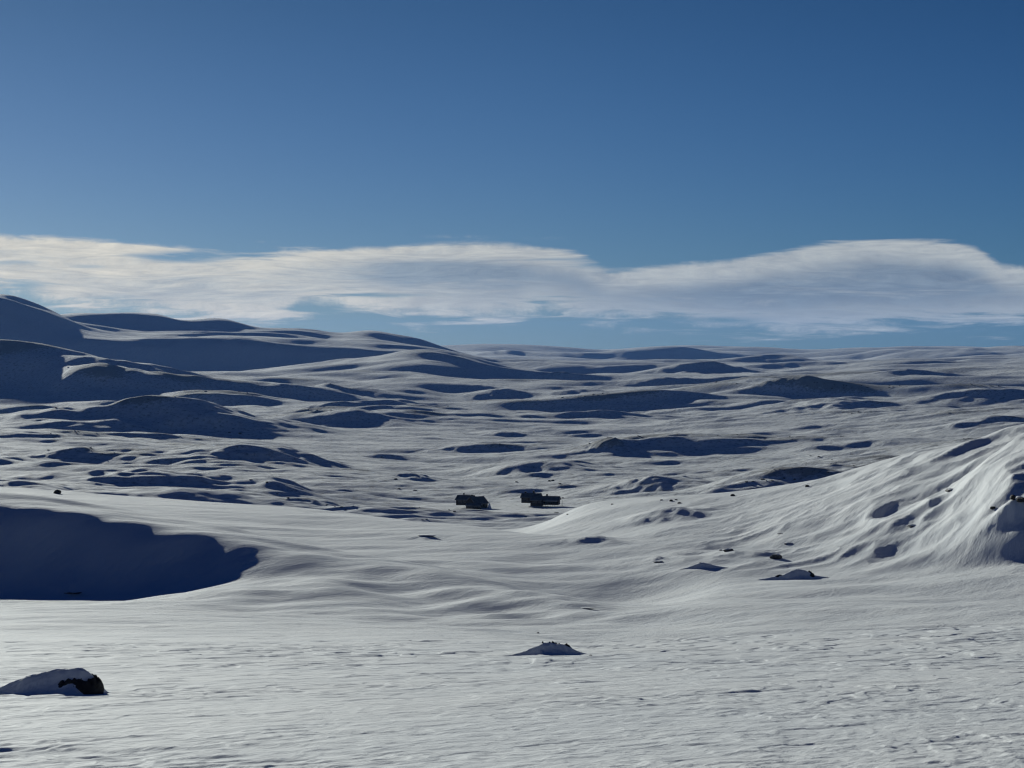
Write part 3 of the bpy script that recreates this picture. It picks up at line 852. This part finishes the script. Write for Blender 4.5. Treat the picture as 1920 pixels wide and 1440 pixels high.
def box_into(bm, x0, x1, y0, y1, z0, z1):
    v = [bm.verts.new(p) for p in ((x0, y0, z0), (x1, y0, z0), (x1, y1, z0), (x0, y1, z0), (x0, y0, z1), (x1, y0, z1), (x1, y1, z1), (x0, y1, z1))]
    for f in ((0, 3, 2, 1), (4, 5, 6, 7), (0, 1, 5, 4), (1, 2, 6, 5), (2, 3, 7, 6), (3, 0, 4, 7)):
        bm.faces.new([v[i] for i in f])
def box(name, mat, parent, x0, x1, y0, y1, z0, z1, bev=0.0):
    bm = bmesh.new(); box_into(bm, x0, x1, y0, y1, z0, z1)
    if bev: bmesh.ops.bevel(bm, geom=bm.edges[:], offset=bev, segments=1, affect='EDGES')
    me = bpy.data.meshes.new(name); bm.to_mesh(me); bm.free()
    return link(name, me, mat, parent)

def window(parent, x, y, z, w_, h_, side):
    """side: 'y-' front, 'x-' left, 'x+' right"""
    bm = bmesh.new(); t = .09; d = .05
    for a, b, c, e in ((-w_/2 - t, w_/2 + t, h_/2, h_/2 + t), (-w_/2 - t, w_/2 + t, -h_/2 - t, -h_/2), (-w_/2 - t, -w_/2, -h_/2, h_/2), (w_/2, w_/2 + t, -h_/2, h_/2), (-.03, .03, -h_/2, h_/2)):
        box_into(bm, a, b, -d, d * .4, c, e)
    me = bpy.data.meshes.new('window'); bm.to_mesh(me); bm.free()
    f = link('window', me, M_FRAME, parent); f.location = (x, y, z)
    f.rotation_euler = (0, 0, {'y-': 0, 'x-': -math.pi / 2, 'x+': math.pi / 2}[side])
    box('pane', M_PANE, f, -w_/2, w_/2, -.02, .015, -h_/2, h_/2)

def cabin(label, x, y, z, rz, L, Wd, hw, hr, chimneys, wins=3, below=1.5, over=0.55, roofmat=None, deck=None, lean=None, wallname='wall'):
    """ridge along local x; front is local -y"""
    T = empty('cabin', (x, y, z), rz); T.scale = (1, 1, 0.84); tag(T, label, 'cabin')
    bm = bmesh.new()
    a, b = L / 2, Wd / 2
    pts = [(-b, -below), (b, -below), (b, hw), (0, hw + hr), (-b, hw)]
    A_ = [bm.verts.new((-a, p, q)) for p, q in pts]; B_ = [bm.verts.new((a, p, q)) for p, q in pts]
    bm.faces.new(A_[::-1]); bm.faces.new(B_)
    for i in range(5):
        j = (i + 1) % 5
        bm.faces.new((A_[i], A_[j], B_[j], B_[i]))
    me = bpy.data.meshes.new('wall'); bm.to_mesh(me); bm.free()
    wall = link('wall', me, M_LOG, T)
    # roof: snow slabs with thick soft edges on a dark board base
    bm = bmesh.new(); sl = hr / b; th_ = 0.38; ov = over
    prof = [(-b - ov, hw - ov * sl + .03), (0, hw + hr + .03), (b + ov, hw - ov * sl + .03), (b + ov - .05, hw - ov * sl + th_), (0, hw + hr + th_ * 1.15), (-b - ov + .05, hw - ov * sl + th_)]
    n_ = 14; rings = []
    for k in range(n_ + 1):
        xx = -a - ov + (L + 2 * ov) * k / n_
        rings.append([bm.verts.new((xx, p, q + (0.10 * mn.noise(Vector((xx * .6, p, x))) if i > 2 else 0))) for i, (p, q) in enumerate(prof)])
    for k in range(n_):
        for i in range(6):
            j = (i + 1) % 6
            bm.faces.new((rings[k][i], rings[k + 1][i], rings[k + 1][j], rings[k][j]))
    bm.faces.new(rings[0]); bm.faces.new(rings[-1][::-1])
    bmesh.ops.recalc_face_normals(bm, faces=bm.faces[:])
    me = bpy.data.meshes.new('roof'); bm.to_mesh(me); bm.free()
    roof = link('roof', me, roofmat or M_ROOFS, T)
    for s_ in (-1, 1):           # barge boards under the roof ends
        bm = bmesh.new()
        for q_ in (-1, 1):
            p0 = Vector((s_ * (a + ov - .08), q_ * (b + ov), hw - ov * sl)); p1 = Vector((s_ * (a + ov - .08), 0, hw + hr))
            vs = [p0 + Vector((0, 0, -.22)), p1 + Vector((0, 0, -.22)), p1, p0]
            f0 = [bm.verts.new(v_) for v_ in vs]; f1 = [bm.verts.new(v_ + Vector((-s_ * .06, 0, 0))) for v_ in vs]
            bm.faces.new(f0); bm.faces.new(f1[::-1])
            for i in range(4): bm.faces.new((f0[i], f1[i], f1[(i + 1) % 4], f0[(i + 1) % 4]))
        bmesh.ops.recalc_face_normals(bm, faces=bm.faces[:])
        me = bpy.data.meshes.new('barge_board'); bm.to_mesh(me); bm.free()
        link('barge_board', me, M_TRIM, T)
    for cx_, cw, ch in chimneys:
        c = box('chimney', M_STONEC, roof, cx_ - cw / 2, cx_ + cw / 2, .1, .1 + cw, hw + hr * .6, hw + hr + ch, .04)
        box('chimney_cap', M_ROCK, c, cx_ - cw / 2 - .12, cx_ + cw / 2 + .12, -.02, .22 + cw, hw + hr + ch, hw + hr + ch + .12)
    for k in range(wins):
        window(T, -a + L * (k + .5) / wins + .3, -b - .03, hw * .55, 1.0, .9, 'y-')
    window(T, -a - .03, .2, hw * .6, .9, .9, 'x-')
    dr = box('door', M_TRIM, T, -a + L * .5 / wins + 1.1, -a + L * .5 / wins + 1.95, -b - .06, -b - .005, -.1, 1.85)
    return T

def cab_at(px): return (px - 960) / FPX * 1150
zc = gz(cab_at(885), 1150)
M_RS = M_ROOFS
# left house: long rear cabin, gabled wing and low annex form three volumes of one dwelling cluster
row_z = lambda row, y: (HOR - row) / FPX * y
cabin('rear left cabin with its long snow-covered roof turned to the viewer and a thin chimney', cab_at(873), 1160, row_z(942, 1160), R(-20), 8.6, 6.6, 1.9, 2.3,
      [(-1.3, .55, 1.5)], 3)
cabin('dark cabin with a deep sloping roof joined in front of the rear left cabin', cab_at(894), 1151, row_z(949, 1151), R(33), 7.6, 9.0, 2.2, 3.4,
      [(-2.6, .8, 1.4)], 3)
cabin('low dark annex on the downhill side of the left cabin cluster', cab_at(889), 1141, row_z(952.5, 1141), R(-8), 7.4, 4.0, 1.6, 0.7, [], 4, 2.2, .35)
# right house cluster
cabin('right-hand dark cabin with its gable end to the left and two chimneys', cab_at(997), 1158, row_z(938, 1158), R(-14), 9.5, 6.4, 2.0, 2.1,
      [(-3.4, .9, 1.0), (1.0, .9, 1.6)], 3)
cabin('long low dark cabin at the right end of the cabin group', cab_at(1026), 1150, row_z(941.5, 1150), R(-10), 12.5, 6.2, 1.6, 1.8,
      [(-.2, .8, 1.4)], 5)
cabin('small dark lean-built cabin in front of the two right-hand cabins', cab_at(1006), 1142, row_z(943.8, 1142), R(-8), 6.0, 4.4, 1.9, 0.9, [], 2, 1.6, .3)
# railing with snow on it in front of the long cabin
RT = empty('railing', (cab_at(1031), 1141, row_z(944, 1141)), R(-8))
tag(RT, 'snow-topped wooden terrace railing in front of the long low cabin', 'railing')
for k in range(7):
    box('post', M_DECK, RT, -3.6 + k * 1.2 - .06, -3.6 + k * 1.2 + .06, -.06, .06, -1.5, 1.05)
box('handrail', M_DECK, RT, -3.75, 3.75, -.07, .07, 1.05, 1.13)
box('snow_cover', M_SNOW2, RT, -3.7, 3.7, -.12, .12, 1.13, 1.36, .05)
# snow bank cleared beside the left cabins
bm = bmesh.new(); bmesh.ops.create_icosphere(bm, subdivisions=4, radius=1)
for v in bm.verts:
    p = v.co; n_ = mn.noise(p * 1.8) * .25
    v.co = Vector((p.x * 1.1 * (1.1 - .7 * max(p.z, 0)), p.y * 1.2 * (1 + n_), p.z * 3.4 * (1 + n_ * .3) if p.z > 0 else p.z))
me = bpy.data.meshes.new('snow_pile'); bm.to_mesh(me); bm.free(); me.polygons.foreach_set('use_smooth', [True] * len(me.polygons))
o = link('snow_pile', me, M_SNOW2); o.location = (cab_at(918), 1143, gz(cab_at(918), 1143) - .4)
tag(o, 'steep pointed pile of snow at the right corner of the left cabins', 'snow pile')
# flag poles / masts and a marker post by the cabins
def pole(px, row, h, y, label, cat='pole'):
    bm = bmesh.new(); bmesh.ops.create_cone(bm, cap_ends=True, segments=8, radius1=.09, radius2=.06, depth=h)
    me = bpy.data.meshes.new('pole'); bm.to_mesh(me); bm.free()
    x = cab_at(px) * y / 1150
    o = link('pole', me, M_DECK); o.location = (x, y, gz(x, y) + h / 2 - .2); tag(o, label, cat); return o
pole(915, 0, 3.2, 1147, 'thin dark post standing between the left cabins and the snow pile')
pole(1054, 0, 3.4, 1152, 'thin dark post at the right end of the long cabin')

# ---------------------------------------------------------------- cold clear air
hz = box('haze', None, None, -34000, 34000, -34000, 34000, -420, 420)
hm, T = new_mat('air')
pv = T.n('ShaderNodeVolumePrincipled')
pv.inputs['Color'].default_value = (0.22, 0.45, 0.95, 1)
pv.inputs['Density'].default_value = 1.3e-5
pv.inputs['Anisotropy'].default_value = 0.2
oo = T.n('ShaderNodeOutputMaterial'); T.link(pv.outputs[0], oo.inputs['Volume'])
hz.data.materials.clear(); hz.data.materials.append(hm)
hz['kind'] = 'stuff'
print('Z range', Z.min(), Z.max())
